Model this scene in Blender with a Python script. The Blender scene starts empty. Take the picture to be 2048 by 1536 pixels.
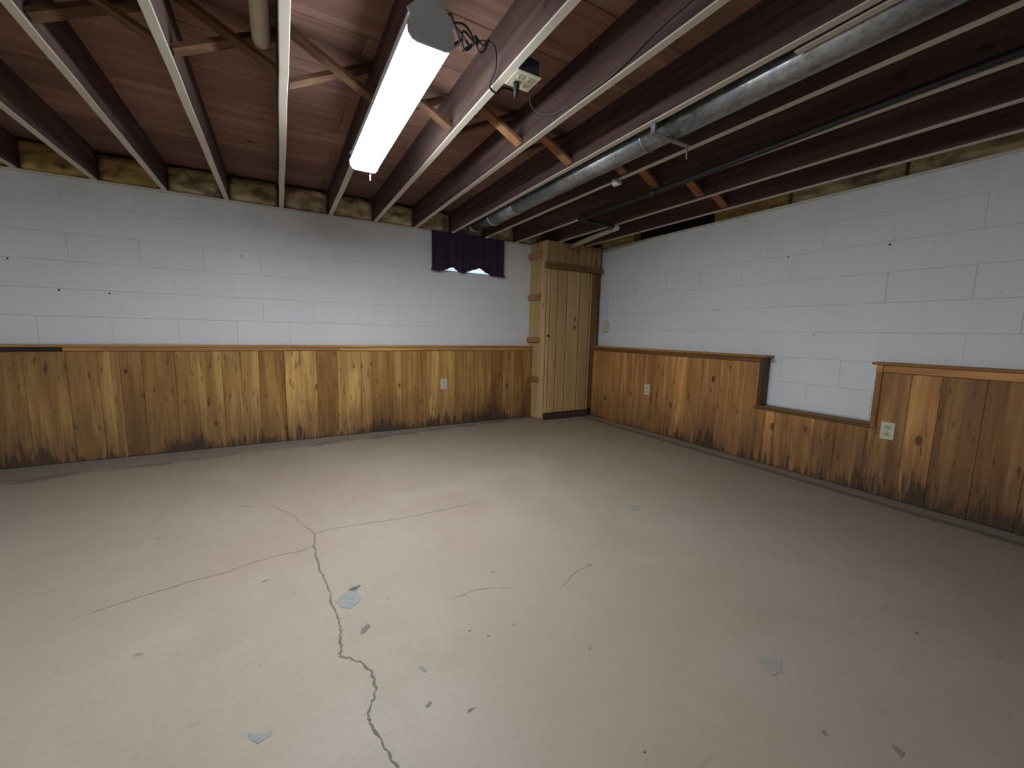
import bpy, bmesh, math, random
from mathutils import Vector, Matrix
random.seed(7)
SC = bpy.context.scene
COL = SC.collection

# ------------------------------------------------------------------ camera
yaw, pitch, roll = 0.52139, -0.126476, 0.02108
F_PX = 805.998
fwd = Vector((math.cos(pitch)*math.sin(yaw), math.cos(pitch)*math.cos(yaw), math.sin(pitch)))
rt = Vector((math.cos(yaw), -math.sin(yaw), 0)); up = rt.cross(fwd)
xr = math.cos(roll)*rt + math.sin(roll)*up
yu = -math.sin(roll)*rt + math.cos(roll)*up
cd = bpy.data.cameras.new('camera'); cam = bpy.data.objects.new('camera', cd); COL.objects.link(cam)
M = Matrix((xr, yu, -fwd)).transposed().to_4x4(); M.translation = Vector((-3.5899, -4.3176, 1.0474))
cam.matrix_world = M
cd.sensor_fit = 'HORIZONTAL'; cd.sensor_width = 36.0; cd.lens = 36.0*F_PX/2048.0
cd.clip_start = 0.02; cd.clip_end = 200
SC.camera = cam

# ------------------------------------------------------------------ world, exposure
LAMP_E = 116.0
LAMP_FILL = 136.0  # strength of the added fill lamp out of view
W = bpy.data.worlds.new('sky'); SC.world = W; W.use_nodes = True
bg = W.node_tree.nodes['Background']; bg.inputs[0].default_value = (0.62, 0.82, 1.0, 1); bg.inputs[1].default_value = 3.0
SC.view_settings.view_transform = 'Standard'; SC.view_settings.look = 'None'
SC.view_settings.exposure = 0.0; SC.view_settings.gamma = 1.0
SC.view_settings.use_curve_mapping = False

# ------------------------------------------------------------------ dimensions
H = 2.116            # joist bottoms
JS = 0.4064
JX = [-5.154 + JS*(n) for n in range(-7, 13)]       # joist centres
JD = 0.22
TOP = H + JD
BH = 0.2032
XL, YF = -8.0, -7.6  # far left wall, wall behind the camera
TB, TR = 0.100, 0.108  # how far the wainscot stands out from the back and right walls

# ------------------------------------------------------------------ node helpers
def new_mat(name):
    m = bpy.data.materials.new(name); m.use_nodes = True
    nt = m.node_tree; nt.nodes.clear()
    out = nt.nodes.new('ShaderNodeOutputMaterial'); b = nt.nodes.new('ShaderNodeBsdfPrincipled')
    nt.links.new(b.outputs[0], out.inputs[0])
    return m, nt, b
def N(nt, t, **k):
    n = nt.nodes.new(t)
    for a, v in k.items(): setattr(n, a, v)
    return n
def L(nt, a, b): nt.links.new(a, b)
def setin(nt, sock, v):
    if hasattr(v, 'links'): L(nt, v, sock)
    else: sock.default_value = v
def math_(nt, op, a, b=0.0, c=None, clamp=False):
    n = N(nt, 'ShaderNodeMath', operation=op); n.use_clamp = clamp
    setin(nt, n.inputs[0], a); setin(nt, n.inputs[1], b)
    if c is not None: setin(nt, n.inputs[2], c)
    return n.outputs[0]
def ramp(nt, f, lo, hi, smooth=True):
    n = N(nt, 'ShaderNodeMapRange'); n.interpolation_type = 'SMOOTHSTEP' if smooth else 'LINEAR'
    setin(nt, n.inputs[0], f); n.inputs[1].default_value = lo; n.inputs[2].default_value = hi
    return n.outputs[0]
def mix(nt, f, a, b, blend='MIX'):
    n = N(nt, 'ShaderNodeMix', data_type='RGBA', blend_type=blend)
    setin(nt, n.inputs[0], f); setin(nt, n.inputs[6], a); setin(nt, n.inputs[7], b)
    return n.outputs[2]
def noise(nt, vec, scale=(1,1,1), s=1.0, det=3.0, rough=.5, dist=0.0):
    mp = N(nt, 'ShaderNodeMapping'); L(nt, vec, mp.inputs[0]); mp.inputs[3].default_value = scale
    n = N(nt, 'ShaderNodeTexNoise'); L(nt, mp.outputs[0], n.inputs[0])
    n.inputs['Scale'].default_value = s; n.inputs['Detail'].default_value = det
    n.inputs['Roughness'].default_value = rough; n.inputs['Distortion'].default_value = dist
    return n.outputs[0]
def bump(nt, b, h, strength=.2, dist=.002):
    n = N(nt, 'ShaderNodeBump'); n.inputs['Strength'].default_value = strength; n.inputs['Distance'].default_value = dist
    setin(nt, n.inputs['Height'], h); L(nt, n.outputs[0], b.inputs['Normal'])
def seeded(nt):
    tc = N(nt, 'ShaderNodeTexCoord'); oi = N(nt, 'ShaderNodeObjectInfo')
    v = N(nt, 'ShaderNodeVectorMath', operation='SCALE'); v.inputs[0].default_value = (37.0, 53.0, 71.0)
    L(nt, oi.outputs['Random'], v.inputs['Scale'])
    a = N(nt, 'ShaderNodeVectorMath', operation='ADD'); L(nt, tc.outputs['Object'], a.inputs[0]); L(nt, v.outputs[0], a.inputs[1])
    return a.outputs[0], oi
def c4(r, g, b): return (r, g, b, 1)

def plain(name, col, rough=.5, metal=0.0, spec=.5, nscale=None, namt=.15):
    m, nt, b = new_mat(name)
    b.inputs['Roughness'].default_value = rough; b.inputs['Metallic'].default_value = metal
    b.inputs['Specular IOR Level'].default_value = spec
    vec, _ = seeded(nt)
    f = noise(nt, vec, s=nscale or 20, det=3)
    dark = tuple(c*(1-namt) for c in col); lite = tuple(min(1, c*(1+namt)) for c in col)
    L(nt, mix(nt, f, c4(*dark), c4(*lite)), b.inputs['Base Color'])
    return m

def wood(name, base, dark, axis=2, knots=.9, streak=1.0, mould=False, rough=.55, figure=1.0):
    """boards: grain along one axis, knots, resin streaks; object colour carries each board's own tone"""
    m, nt, b = new_mat(name)
    b.inputs['Roughness'].default_value = rough; b.inputs['Specular IOR Level'].default_value = .3
    vec, oi = seeded(nt)
    def sc(cross, along):
        s = [cross, cross, cross]; s[axis] = along; return tuple(s)
    wob = noise(nt, vec, sc(13, .9), 1, 3, .5, 1.0)
    g1 = noise(nt, vec, sc(60, 1.2), 1, 4, .6, .5)
    g2 = noise(nt, vec, sc(22, .55), 1, 2, .5, 1.6)
    lite = [min(1, x*k) for x, k in zip(base, (1.32, 1.38, 1.45))]
    c = mix(nt, math_(nt, 'MULTIPLY_ADD', ramp(nt, wob, .30, .66), figure, 1-figure), c4(*dark), c4(*base))
    c = mix(nt, math_(nt, 'MULTIPLY', ramp(nt, g2, .50, .72), .6*figure), c, c4(*[x*.72 for x in dark]))
    c = mix(nt, math_(nt, 'MULTIPLY', ramp(nt, wob, .52, .74), .7*figure), c, c4(*lite))
    c = mix(nt, math_(nt, 'MULTIPLY', ramp(nt, g1, .62, .38), .28), c, c4(*[x*.8 for x in dark]))
    # flecks
    fl = noise(nt, vec, sc(46, 7.5), 1, 2, .5, .3)
    c = mix(nt, math_(nt, 'MULTIPLY', ramp(nt, fl, .635, .72), .8*streak), c, c4(*[x*.25 for x in dark]))
    # knots
    mp = N(nt, 'ShaderNodeMapping'); L(nt, vec, mp.inputs[0]); mp.inputs[3].default_value = sc(7.5, 4.2)
    vo = N(nt, 'ShaderNodeTexVoronoi'); L(nt, mp.outputs[0], vo.inputs[0]); vo.inputs['Scale'].default_value = 1
    sep = N(nt, 'ShaderNodeSeparateColor'); L(nt, vo.outputs['Color'], sep.inputs[0])
    on = math_(nt, 'GREATER_THAN', sep.outputs[0], .5)
    sz = math_(nt, 'MULTIPLY_ADD', sep.outputs[1], .09, .05)
    kn = math_(nt, 'MULTIPLY', math_(nt, 'LESS_THAN', vo.outputs['Distance'], sz), on)
    halo = math_(nt, 'MULTIPLY', ramp(nt, vo.outputs['Distance'], .30, .05), on)
    c = mix(nt, math_(nt, 'MULTIPLY', halo, .35*knots), c, c4(*[x*.5 for x in dark]))
    c = mix(nt, math_(nt, 'MULTIPLY', kn, .85*knots), c, c4(*[x*.16 for x in dark]))
    # board tone
    c = mix(nt, 1.0, c, oi.outputs['Color'], 'MULTIPLY')
    if mould:
        geo = N(nt, 'ShaderNodeNewGeometry'); sp = N(nt, 'ShaderNodeSeparateXYZ'); L(nt, geo.outputs['Position'], sp.inputs[0])
        mn = noise(nt, geo.outputs['Position'], (7, 7, 2.2), 1, 4, .65, .3)
        mn2 = noise(nt, geo.outputs['Position'], (60, 60, 5), 1, 3, .6, .2)
        f = math_(nt, 'ADD', math_(nt, 'MULTIPLY', mn, .52), math_(nt, 'MULTIPLY', mn2, .60))
        reg = noise(nt, geo.outputs['Position'], (1.7, 1.7, .2), 1, 2, .5, 0)
        h = math_(nt, 'SUBTRACT', math_(nt, 'ADD', f, math_(nt, 'MULTIPLY', math_(nt, 'SUBTRACT', reg, .5), .8)), math_(nt, 'MULTIPLY', sp.outputs[2], 1.35))
        h = math_(nt, "SUBTRACT", h, .10*(1-float(mould)))
        c = mix(nt, math_(nt, 'MULTIPLY', ramp(nt, h, .37, .55), .9), c, c4(.018, .013, .010))
        dm = math_(nt, 'SUBTRACT', f, math_(nt, 'MULTIPLY', sp.outputs[2], .8))
        c = mix(nt, math_(nt, 'MULTIPLY', ramp(nt, dm, .15, .50), .5), c, c4(.09, .05, .03))
    L(nt, c, b.inputs['Base Color'])
    bump(nt, b, g1, .25, .0015)
    return m

# ------------------------------------------------------------------ materials
M_WAIN = wood('stained_pine', (.50, .275, .085), (.335, .165, .050), mould=True, streak=1.0)
M_WAIN_R = wood('stained_pine_orange', (.52, .255, .088), (.36, .165, .054), mould=.5, streak=.9)
M_CLOSET = wood('pale_pine', (.56, .37, .175), (.46, .285, .125), streak=.15, knots=1.0, figure=.45)
M_TRIM_H = wood('trim_pine_x', (.47, .25, .09), (.33, .165, .055), axis=0, streak=.4, knots=.5)
M_TRIM_Y = wood('trim_pine_y', (.43, .22, .08), (.29, .138, .046), axis=1, streak=.4, knots=.5)
M_TRIM_Z = wood('trim_pine_z', (.43, .22, .08), (.29, .138, .046), axis=2, streak=.4, knots=.5)
M_JOIST = wood('joist_timber', (.145, .085, .070), (.088, .053, .046), axis=1, streak=.5, knots=.5, rough=.9)
M_SHEATH = wood('sheathing', (.33, .20, .155), (.255, .152, .12), axis=0, streak=.15, knots=.8, rough=.9)
M_BRIDGE = wood('bridging_timber', (.33, .17, .09), (.22, .11, .055), axis=0, streak=.3, knots=.2, rough=.85)
M_WHITEWOOD = plain('white_painted_wood', (.61, .55, .46), .7, nscale=8, namt=.12)
M_DARKWOOD = wood('dark_timber', (.05, .03, .022), (.03, .018, .014), axis=0, rough=.9)
M_BLACK = plain('black_rubber', (.012, .012, .014), .5)
M_IRON = plain('black_iron_pipe', (.028, .027, .027), .55, .3)
M_IVORY = plain('ivory_plastic', (.62, .58, .42), .35, nscale=5, namt=.05)
M_IVORY2 = plain('ivory_plastic_receptacle', (.50, .47, .34), .35, nscale=5, namt=.05)
M_SLOT = plain('slot_dark', (.01, .01, .01), .8)
M_SCREW = plain('steel_screw', (.5, .5, .48), .35, 1.0)
M_BEIGE = plain('beige_plastic_pipe', (.50, .42, .31), .5, nscale=12, namt=.15)
M_INSPIPE = plain('cream_pipe_wrap', (.42, .37, .25), .8, nscale=25, namt=.3)
M_KNOB = plain('dark_brass_knob', (.09, .05, .025), .35, .8)
M_WHITE = plain('white_vinyl', (.75, .77, .78), .4)
M_FIXT = plain('white_enamel', (.62, .63, .66), .4)
M_PLUGBOX = plain('blue_plastic_box', (.05, .07, .10), .6)
M_CABLE = plain('brown_cable', (.10, .07, .055), .7)
M_WHITECABLE = plain('white_cord', (.8, .77, .70), .8, nscale=60, namt=.25)
M_CONCRETE = plain('concrete_bare', (.30, .31, .29), .9, nscale=30, namt=.2)

def mat_galv():
    m, nt, b = new_mat('galvanised_steel')
    b.inputs['Metallic'].default_value = .85; b.inputs['Roughness'].default_value = .42
    vec, _ = seeded(nt)
    mp = N(nt, 'ShaderNodeMapping'); L(nt, vec, mp.inputs[0]); mp.inputs[3].default_value = (85, 55, 85)
    vo = N(nt, 'ShaderNodeTexVoronoi'); L(nt, mp.outputs[0], vo.inputs[0]); vo.inputs['Scale'].default_value = 1
    s = N(nt, 'ShaderNodeSeparateColor'); L(nt, vo.outputs['Color'], s.inputs[0])
    f = noise(nt, vec, s=9, det=4)
    c = mix(nt, s.outputs[0], c4(.31, .32, .33), c4(.47, .48, .49))
    c = mix(nt, math_(nt, 'MULTIPLY', ramp(nt, f, .4, .7), .5), c, c4(.16, .16, .165))
    L(nt, c, b.inputs['Base Color'])
    L(nt, math_(nt, 'MULTIPLY_ADD', s.outputs[1], .2, .35), b.inputs['Roughness'])
    return m
M_GALV = mat_galv()

def mat_block():
    m, nt, b = new_mat('painted_block')
    b.inputs['Roughness'].default_value = .62; b.inputs['Specular IOR Level'].default_value = .35
    geo = N(nt, 'ShaderNodeNewGeometry'); p = geo.outputs['Position']
    oi = N(nt, 'ShaderNodeObjectInfo')
    big = noise(nt, p, s=.9, det=3, dist=.5)
    fine = noise(nt, p, s=75, det=4, rough=.7)
    pit = noise(nt, p, s=28, det=2)
    c = mix(nt, ramp(nt, big, .3, .7), c4(.74, .745, .765), c4(.80, .80, .80))
    c = mix(nt, math_(nt, 'MULTIPLY', oi.outputs['Random'], .15), c, c4(.70, .70, .715))
    c = mix(nt, math_(nt, 'MULTIPLY', ramp(nt, pit, .73, .78), .5), c, c4(.28, .27, .26))
    # darker, browner tint towards the top, under the sill plate
    sp = N(nt, 'ShaderNodeSeparateXYZ'); L(nt, p, sp.inputs[0])
    st = math_(nt, 'ADD', sp.outputs[2], math_(nt, 'MULTIPLY', noise(nt, p, s=3.0, det=3), .5))
    c = mix(nt, math_(nt, 'MULTIPLY', ramp(nt, st, 2.15, 2.45), .35), c, c4(.52, .48, .40))
    L(nt, c, b.inputs['Base Color'])
    bump(nt, b, math_(nt, 'ADD', fine, pit), .55, .002)
    return m
M_BLOCK = mat_block()

def mat_mortar():
    m, nt, b = new_mat('painted_mortar')
    b.inputs['Roughness'].default_value = .7
    geo = N(nt, 'ShaderNodeNewGeometry'); f = noise(nt, geo.outputs['Position'], s=6, det=3)
    L(nt, mix(nt, f, c4(.50, .49, .49), c4(.66, .65, .64)), b.inputs['Base Color'])
    return m
M_MORTAR = mat_mortar()

def mat_floor():
    m, nt, b = new_mat('painted_concrete_floor')
    b.inputs['Specular IOR Level'].default_value = .35
    geo = N(nt, 'ShaderNodeNewGeometry'); p = geo.outputs['Position']
    big = noise(nt, p, s=.75, det=5, rough=.55, dist=.4)
    med = noise(nt, p, s=3.2, det=5, rough=.6, dist=.6)
    fine = noise(nt, p, s=60, det=4, rough=.7)
    c = mix(nt, ramp(nt, big, .32, .68), c4(0.304, 0.235, 0.181), c4(0.337, 0.276, 0.217))
    c = mix(nt, math_(nt, 'MULTIPLY', ramp(nt, med, .42, .72), .6), c, c4(0.288, 0.232, 0.174))
    c = mix(nt, math_(nt, 'MULTIPLY', ramp(nt, fine, .3, .8), .35), c, c4(0.239, 0.192, 0.151))
    lite = noise(nt, p, s=1.3, det=4, dist=1.0)
    c = mix(nt, math_(nt, 'MULTIPLY', ramp(nt, lite, .55, .75), .4), c, c4(0.368, 0.308, 0.251))
    # scuffs : long thin scratches and little chips
    mp = N(nt, 'ShaderNodeMapping'); L(nt, p, mp.inputs[0]); mp.inputs[2].default_value = (0, 0, .7); mp.inputs[3].default_value = (3, 26, 1)
    sn = N(nt, 'ShaderNodeTexNoise'); L(nt, mp.outputs[0], sn.inputs[0]); sn.inputs['Scale'].default_value = 1.5; sn.inputs['Detail'].default_value = 3
    c = mix(nt, math_(nt, 'MULTIPLY', ramp(nt, sn.outputs[0], .67, .74), .35), c, c4(0.213, 0.174, 0.136))
    vo = N(nt, 'ShaderNodeTexVoronoi'); vo.inputs['Scale'].default_value = 6.0
    wv = N(nt, 'ShaderNodeVectorMath', operation='ADD'); nz = N(nt, 'ShaderNodeTexNoise'); nz.inputs['Scale'].default_value = 40
    L(nt, p, nz.inputs[0]); L(nt, p, wv.inputs[0])
    ws = N(nt, 'ShaderNodeVectorMath', operation='SCALE'); ws.inputs['Scale'].default_value = .03; L(nt, nz.outputs['Color'], ws.inputs[0]); L(nt, ws.outputs[0], wv.inputs[1])
    L(nt, wv.outputs[0], vo.inputs[0])
    s = N(nt, 'ShaderNodeSeparateColor'); L(nt, vo.outputs['Color'], s.inputs[0])
    spot = math_(nt, 'MULTIPLY', math_(nt, 'LESS_THAN', vo.outputs['Distance'], .055), math_(nt, 'GREATER_THAN', s.outputs[0], .62))
    c = mix(nt, math_(nt, 'MULTIPLY', spot, .55), c, c4(0.162, 0.131, 0.100))
    # unpainted, dirty concrete band along the foot of both walls
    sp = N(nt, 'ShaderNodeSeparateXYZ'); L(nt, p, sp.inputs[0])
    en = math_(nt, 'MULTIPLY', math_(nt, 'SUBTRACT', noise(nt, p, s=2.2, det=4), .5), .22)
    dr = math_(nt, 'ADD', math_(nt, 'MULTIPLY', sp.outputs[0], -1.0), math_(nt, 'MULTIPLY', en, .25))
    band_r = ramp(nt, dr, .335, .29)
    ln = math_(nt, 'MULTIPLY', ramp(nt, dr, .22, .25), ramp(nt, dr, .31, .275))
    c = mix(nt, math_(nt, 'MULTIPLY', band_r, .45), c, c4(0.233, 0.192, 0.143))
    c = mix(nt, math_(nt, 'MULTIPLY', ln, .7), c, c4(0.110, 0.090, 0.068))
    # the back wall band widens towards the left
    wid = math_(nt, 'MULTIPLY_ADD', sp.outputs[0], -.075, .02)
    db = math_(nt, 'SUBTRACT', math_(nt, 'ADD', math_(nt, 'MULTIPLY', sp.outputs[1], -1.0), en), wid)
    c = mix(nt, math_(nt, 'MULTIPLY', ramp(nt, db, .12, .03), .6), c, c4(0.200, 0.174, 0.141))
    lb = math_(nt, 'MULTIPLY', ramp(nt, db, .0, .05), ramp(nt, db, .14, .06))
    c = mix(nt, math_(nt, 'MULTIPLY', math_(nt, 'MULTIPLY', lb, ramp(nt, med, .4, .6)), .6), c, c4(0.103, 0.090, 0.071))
    L(nt, c, b.inputs['Base Color'])
    L(nt, math_(nt, 'MULTIPLY_ADD', med, .25, .42), b.inputs['Roughness'])
    bump(nt, b, math_(nt, 'ADD', math_(nt, 'MULTIPLY', fine, .4), med), .18, .004)
    return m
M_FLOOR = mat_floor()

def mat_insul(name, a, bb, dk, amt):
    m, nt, b = new_mat(name); b.inputs['Roughness'].default_value = 1; b.inputs['Specular IOR Level'].default_value = .05
    vec, _ = seeded(nt)
    f = noise(nt, vec, (6, 6, 16), 1, 5, .6, .8); g = noise(nt, vec, (70, 70, 160), 1, 3, .7); d = noise(nt, vec, (5, 5, 8), 1, 4, .6)
    c = mix(nt, ramp(nt, f, .35, .65), c4(*a), c4(*bb))
    c = mix(nt, math_(nt, 'MULTIPLY', ramp(nt, d, .42, .66), amt), c, c4(*dk))
    c = mix(nt, math_(nt, 'MULTIPLY', g, .25), c, c4(*[x*.5 for x in a]))
    L(nt, c, b.inputs['Base Color']); bump(nt, b, math_(nt, 'ADD', f, math_(nt, 'MULTIPLY', g, .5)), .9, .012)
    return m
M_INS = mat_insul('yellow_glass_wool', (.55, .37, .11), (.72, .54, .22), (.18, .12, .06), .65)
M_INS2 = mat_insul('dirty_glass_wool', (.60, .48, .26), (.85, .72, .45), (.11, .085, .075), .85)

def mat_fabric():
    m, nt, b = new_mat('plum_velvet'); b.inputs['Roughness'].default_value = .85
    b.inputs['Sheen Weight'].default_value = .35; b.inputs['Sheen Tint'].default_value = c4(.4, .2, .5)
    vec, _ = seeded(nt); f = noise(nt, vec, (30, 30, 4), 1, 3)
    L(nt, mix(nt, f, c4(.016, .010, .022), c4(.045, .014, .05)), b.inputs['Base Color'])
    b.inputs['Transmission Weight'].default_value = 0
    return m
M_FABRIC = mat_fabric()

def mat_emit(name, col, e):
    m = bpy.data.materials.new(name); m.use_nodes = True; nt = m.node_tree; nt.nodes.clear()
    o = nt.nodes.new('ShaderNodeOutputMaterial'); em = nt.nodes.new('ShaderNodeEmission')
    em.inputs[0].default_value = c4(*col); em.inputs[1].default_value = e; nt.links.new(em.outputs[0], o.inputs[0])
    return m
M_LENS = mat_emit('lit_diffuser', (.86, .94, 1.0), LAMP_E)
M_LENS_S = mat_emit('lit_diffuser_side', (.86, .94, 1.0), LAMP_E*.38)
M_LENS_FILL_S = mat_emit('fill_diffuser_side', (.82, .92, 1.0), LAMP_FILL*.34)
M_LENS_FILL = mat_emit('fill_diffuser', (.82, .92, 1.0), LAMP_FILL)
def mat_glass():
    m, nt, b = new_mat('window_glass'); b.inputs['Roughness'].default_value = .02
    b.inputs['Transmission Weight'].default_value = 1; b.inputs['IOR'].default_value = 1.02
    b.inputs['Base Color'].default_value = c4(.92, .97, 1)
    return m
M_GLASS = mat_glass()

# ------------------------------------------------------------------ geometry helpers
def bx(bm, x0, x1, y0, y1, z0, z1, bev=0.0, mi=0):
    if x0 > x1: x0, x1 = x1, x0
    if y0 > y1: y0, y1 = y1, y0
    if z0 > z1: z0, z1 = z1, z0
    vs = [bm.verts.new(c) for c in ((x0,y0,z0),(x1,y0,z0),(x1,y1,z0),(x0,y1,z0),(x0,y0,z1),(x1,y0,z1),(x1,y1,z1),(x0,y1,z1))]
    fs = [bm.faces.new([vs[i] for i in q]) for q in ((3,2,1,0),(4,5,6,7),(0,1,5,4),(2,3,7,6),(1,2,6,5),(3,0,4,7))]
    for f in fs: f.material_index = mi
    if bev > 0:
        es = list({e for f in fs for e in f.edges})
        bmesh.ops.bevel(bm, geom=es, offset=bev, segments=1, affect='EDGES', clamp_overlap=True)
    return bm
def box(*a, **k): return bx(bmesh.new(), *a, **k)
def tube(bm, pts, r, seg=12, caps=True):
    pts = [Vector(p) for p in pts]; rings = []; n = len(pts)
    rr = r if isinstance(r, (list, tuple)) else [r]*n
    ref = None
    for i, p in enumerate(pts):
        d = (pts[min(i+1, n-1)] - pts[max(i-1, 0)]).normalized()
        if ref is None:
            ref = Vector((0,0,1)) if abs(d.z) < .9 else Vector((1,0,0))
        u = (ref - d*ref.dot(d)); u.normalize(); w = d.cross(u); ref = u
        rings.append([bm.verts.new(p + rr[i]*(math.cos(2*math.pi*k/seg)*u + math.sin(2*math.pi*k/seg)*w)) for k in range(seg)])
    for a, b in zip(rings, rings[1:]):
        for k in range(seg):
            f = bm.faces.new((a[k], a[(k+1) % seg], b[(k+1) % seg], b[k])); f.smooth = True
    if caps:
        bm.faces.new(rings[0][::-1]); bm.faces.new(rings[-1])
    return bm
def lathe(bm, prof, origin, axis='y', seg=20):
    """prof: list of (radius, distance along axis); axis may be x y z or negative"""
    o = Vector(origin); ax = {'x': Vector((1,0,0)), 'y': Vector((0,1,0)), 'z': Vector((0,0,1))}[axis[-1]]
    if axis[0] == '-': ax = -ax
    u = Vector((0,0,1)) if axis[-1] != 'z' else Vector((1,0,0)); w = ax.cross(u)
    rings = []
    for r, t in prof:
        if r < 1e-6: rings.append([bm.verts.new(o + ax*t)])
        else: rings.append([bm.verts.new(o + ax*t + r*(math.cos(2*math.pi*k/seg)*u + math.sin(2*math.pi*k/seg)*w)) for k in range(seg)])
    for a, b in zip(rings, rings[1:]):
        for k in range(seg):
            if len(a) == 1 and len(b) == 1: continue
            if len(a) == 1: f = bm.faces.new((a[0], b[k], b[(k+1) % seg]))
            elif len(b) == 1: f = bm.faces.new((a[k], a[(k+1) % seg], b[0]))
            else: f = bm.faces.new((a[k], a[(k+1) % seg], b[(k+1) % seg], b[k]))
            f.smooth = True
    return bm
def smooth_path(pts, n=6):
    P = [Vector(p) for p in pts]; out = []
    for i in range(len(P)-1):
        p0 = P[max(i-1, 0)]; p1 = P[i]; p2 = P[i+1]; p3 = P[min(i+2, len(P)-1)]
        for k in range(n):
            t = k/n
            out.append(.5*((2*p1) + (-p0+p2)*t + (2*p0-5*p1+4*p2-p3)*t*t + (-p0+3*p1-3*p2+p3)*t**3))
    out.append(P[-1]); return out
def wloc(o):
    v = Vector(o.location)
    while o.parent: o = o.parent; v += Vector(o.location)
    return v
def obj(name, bm, mats, parent=None, color=None, origin=None, label=None):
    """one mesh object; world-coordinate verts are moved to an origin at the piece's centre"""
    bmesh.ops.recalc_face_normals(bm, faces=bm.faces[:])
    me = bpy.data.meshes.new(name)
    c = [v.co for v in bm.verts]
    if origin is None:
        lo = Vector([min(v[i] for v in c) for i in range(3)]); hi = Vector([max(v[i] for v in c) for i in range(3)])
        origin = (lo+hi)/2
        if parent is None: origin.z = lo.z
    origin = Vector(origin)
    bmesh.ops.translate(bm, verts=bm.verts[:], vec=-origin)
    bm.to_mesh(me); bm.free()
    for m in (mats if isinstance(mats, (list, tuple)) else [mats]): me.materials.append(m)
    o = bpy.data.objects.new(name, me); COL.objects.link(o)
    if parent is not None:
        o.parent = parent; o.location = origin - wloc(parent)
    else: o.location = origin
    if color: o.color = (*color, 1)
    if label: o['label'] = label
    return o
def dup(src, name, loc, parent, color=None, scale=None):
    o = src.copy(); o.name = name; COL.objects.link(o); o.parent = parent
    o.location = Vector(loc) - (wloc(parent) if parent else Vector((0,0,0)))
    if color: o.color = (*color, 1)
    if scale: o.scale = scale
    return o
def tag(o, label, cat, group=None):
    o['label'] = label; o['category'] = cat
    if group: o['group'] = group
    return o
def thing(name, loc, label, cat, group=None):
    o = bpy.data.objects.new(name, None); o.empty_display_size = .1; COL.objects.link(o); o.location = loc
    return tag(o, label, cat, group)
def struct(o): o['kind'] = 'structure'; return o
def tone(v, red=0.0, j=.04):
    v *= 1 + random.uniform(-j, j)
    return (v*(1+red), v, v*(1-red))

# ------------------------------------------------------------------ floor
bm = bmesh.new()
nx, ny = 40, 40
gv = [[bm.verts.new((XL + (-XL+.2)*i/nx, YF + (-YF+.2)*j/ny, 0)) for j in range(ny+1)] for i in range(nx+1)]
for i in range(nx):
    for j in range(ny): bm.faces.new((gv[i][j], gv[i+1][j], gv[i+1][j+1], gv[i][j+1]))
r = bmesh.ops.extrude_face_region(bm, geom=bm.faces[:])
bmesh.ops.translate(bm, verts=[v for v in r['geom'] if isinstance(v, bmesh.types.BMVert)], vec=(0, 0, -.1))
floor = struct(obj('floor', bm, M_FLOOR, origin=(0, 0, 0)))

# ------------------------------------------------------------------ block walls
WT = .2
WZ1 = H - .018
win = (-2.11, -1.33, H-2*BH, WZ1)
bm = bmesh.new()
bx(bm, XL, win[0], .004, WT, 0, WZ1); bx(bm, win[1], WT, .004, WT, 0, WZ1)
bx(bm, win[0], win[1], .004, WT, 0, win[2])
wall_back = struct(obj('wall_back', bm, M_MORTAR, origin=(0, 0, 0)))
wall_right = struct(obj('wall_right', box(.004, WT, YF, .004, 0, WZ1), M_MORTAR, origin=(0, 0, 0)))
G = .0010
proto = {}
def block(parent, plane, a0, a1, z0, z1):
    key = (plane, round(a1-a0, 3), round(z1-z0, 3))
    V = random.choice((.0001, .0001, .0001, .0003, .0006, .0013) if z0 < 1.6 else (.0001, .0001, .0001, .0006))
    key = key + (V,)
    if plane == 'y': c = ((a0+a1)/2, .006, (z0+z1)/2)
    else: c = (.006, (a0+a1)/2, (z0+z1)/2)
    j = random.uniform(-.0003, .0003)
    if key not in proto:
        if plane == 'y': b = box(a0+V, a1-V, 0, .012, z0+G, z1-G, bev=.0009)
        else: b = box(0, .012, a0+V, a1-V, z0+G, z1-G, bev=.0009)
        proto[key] = obj('block', b, M_BLOCK, parent)
        o = proto[key]
    else: o = dup(proto[key], 'block', c, parent)
    o.location[1 if plane == 'y' else 0] += j
def courses(parent, plane, phase, lo, holes=()):
    for k in range(1, 9):
        z1 = min(H-BH*(k-1), WZ1); z0 = H-BH*k
        ph = phase if k % 2 == 0 else phase + JS/2
        a = ph + JS*math.ceil((0-ph)/JS) - JS
        edges = [0.0]
        while a > lo: edges.append(a); a -= JS
        edges.append(lo)
        for hi_, lo_ in zip(edges, edges[1:]):
            segs = [(lo_, hi_)]
            for (h0, h1, hz) in holes:
                if z0 >= hz - .01:
                    ns = []
                    for s0, s1 in segs:
                        if s1 <= h0 or s0 >= h1: ns.append((s0, s1)); continue
                        if s0 < h0: ns.append((s0, h0))
                        if s1 > h1: ns.append((h1, s1))
                    segs = ns
            for s0, s1 in segs:
                if s1 - s0 > .02: block(parent, plane, s0, s1, z0, z1)
courses(wall_back, 'y', -1.884, -6.0, [(win[0], win[1], win[2])])
courses(wall_right, 'x', -3.145, -5.6)
struct(obj('wall_left', box(XL-.15, XL, YF, WT, 0, TOP), M_BLOCK))
struct(obj('wall_front', box(XL-.15, WT, YF-.15, YF, 0, TOP), M_BLOCK))
HOLES_R = [((-2.503, 1.7), 0.006), ((-3.133, 1.689), 0.007), ((-0.904, 1.549), 0.005), ((-1.715, 1.669), 0.004), ((-1.911, 1.301), 0.0035), ((-1.932, 1.3), 0.0035), ((-1.507, 1.296), 0.003), ((-2.746, 1.083), 0.004)]
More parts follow.
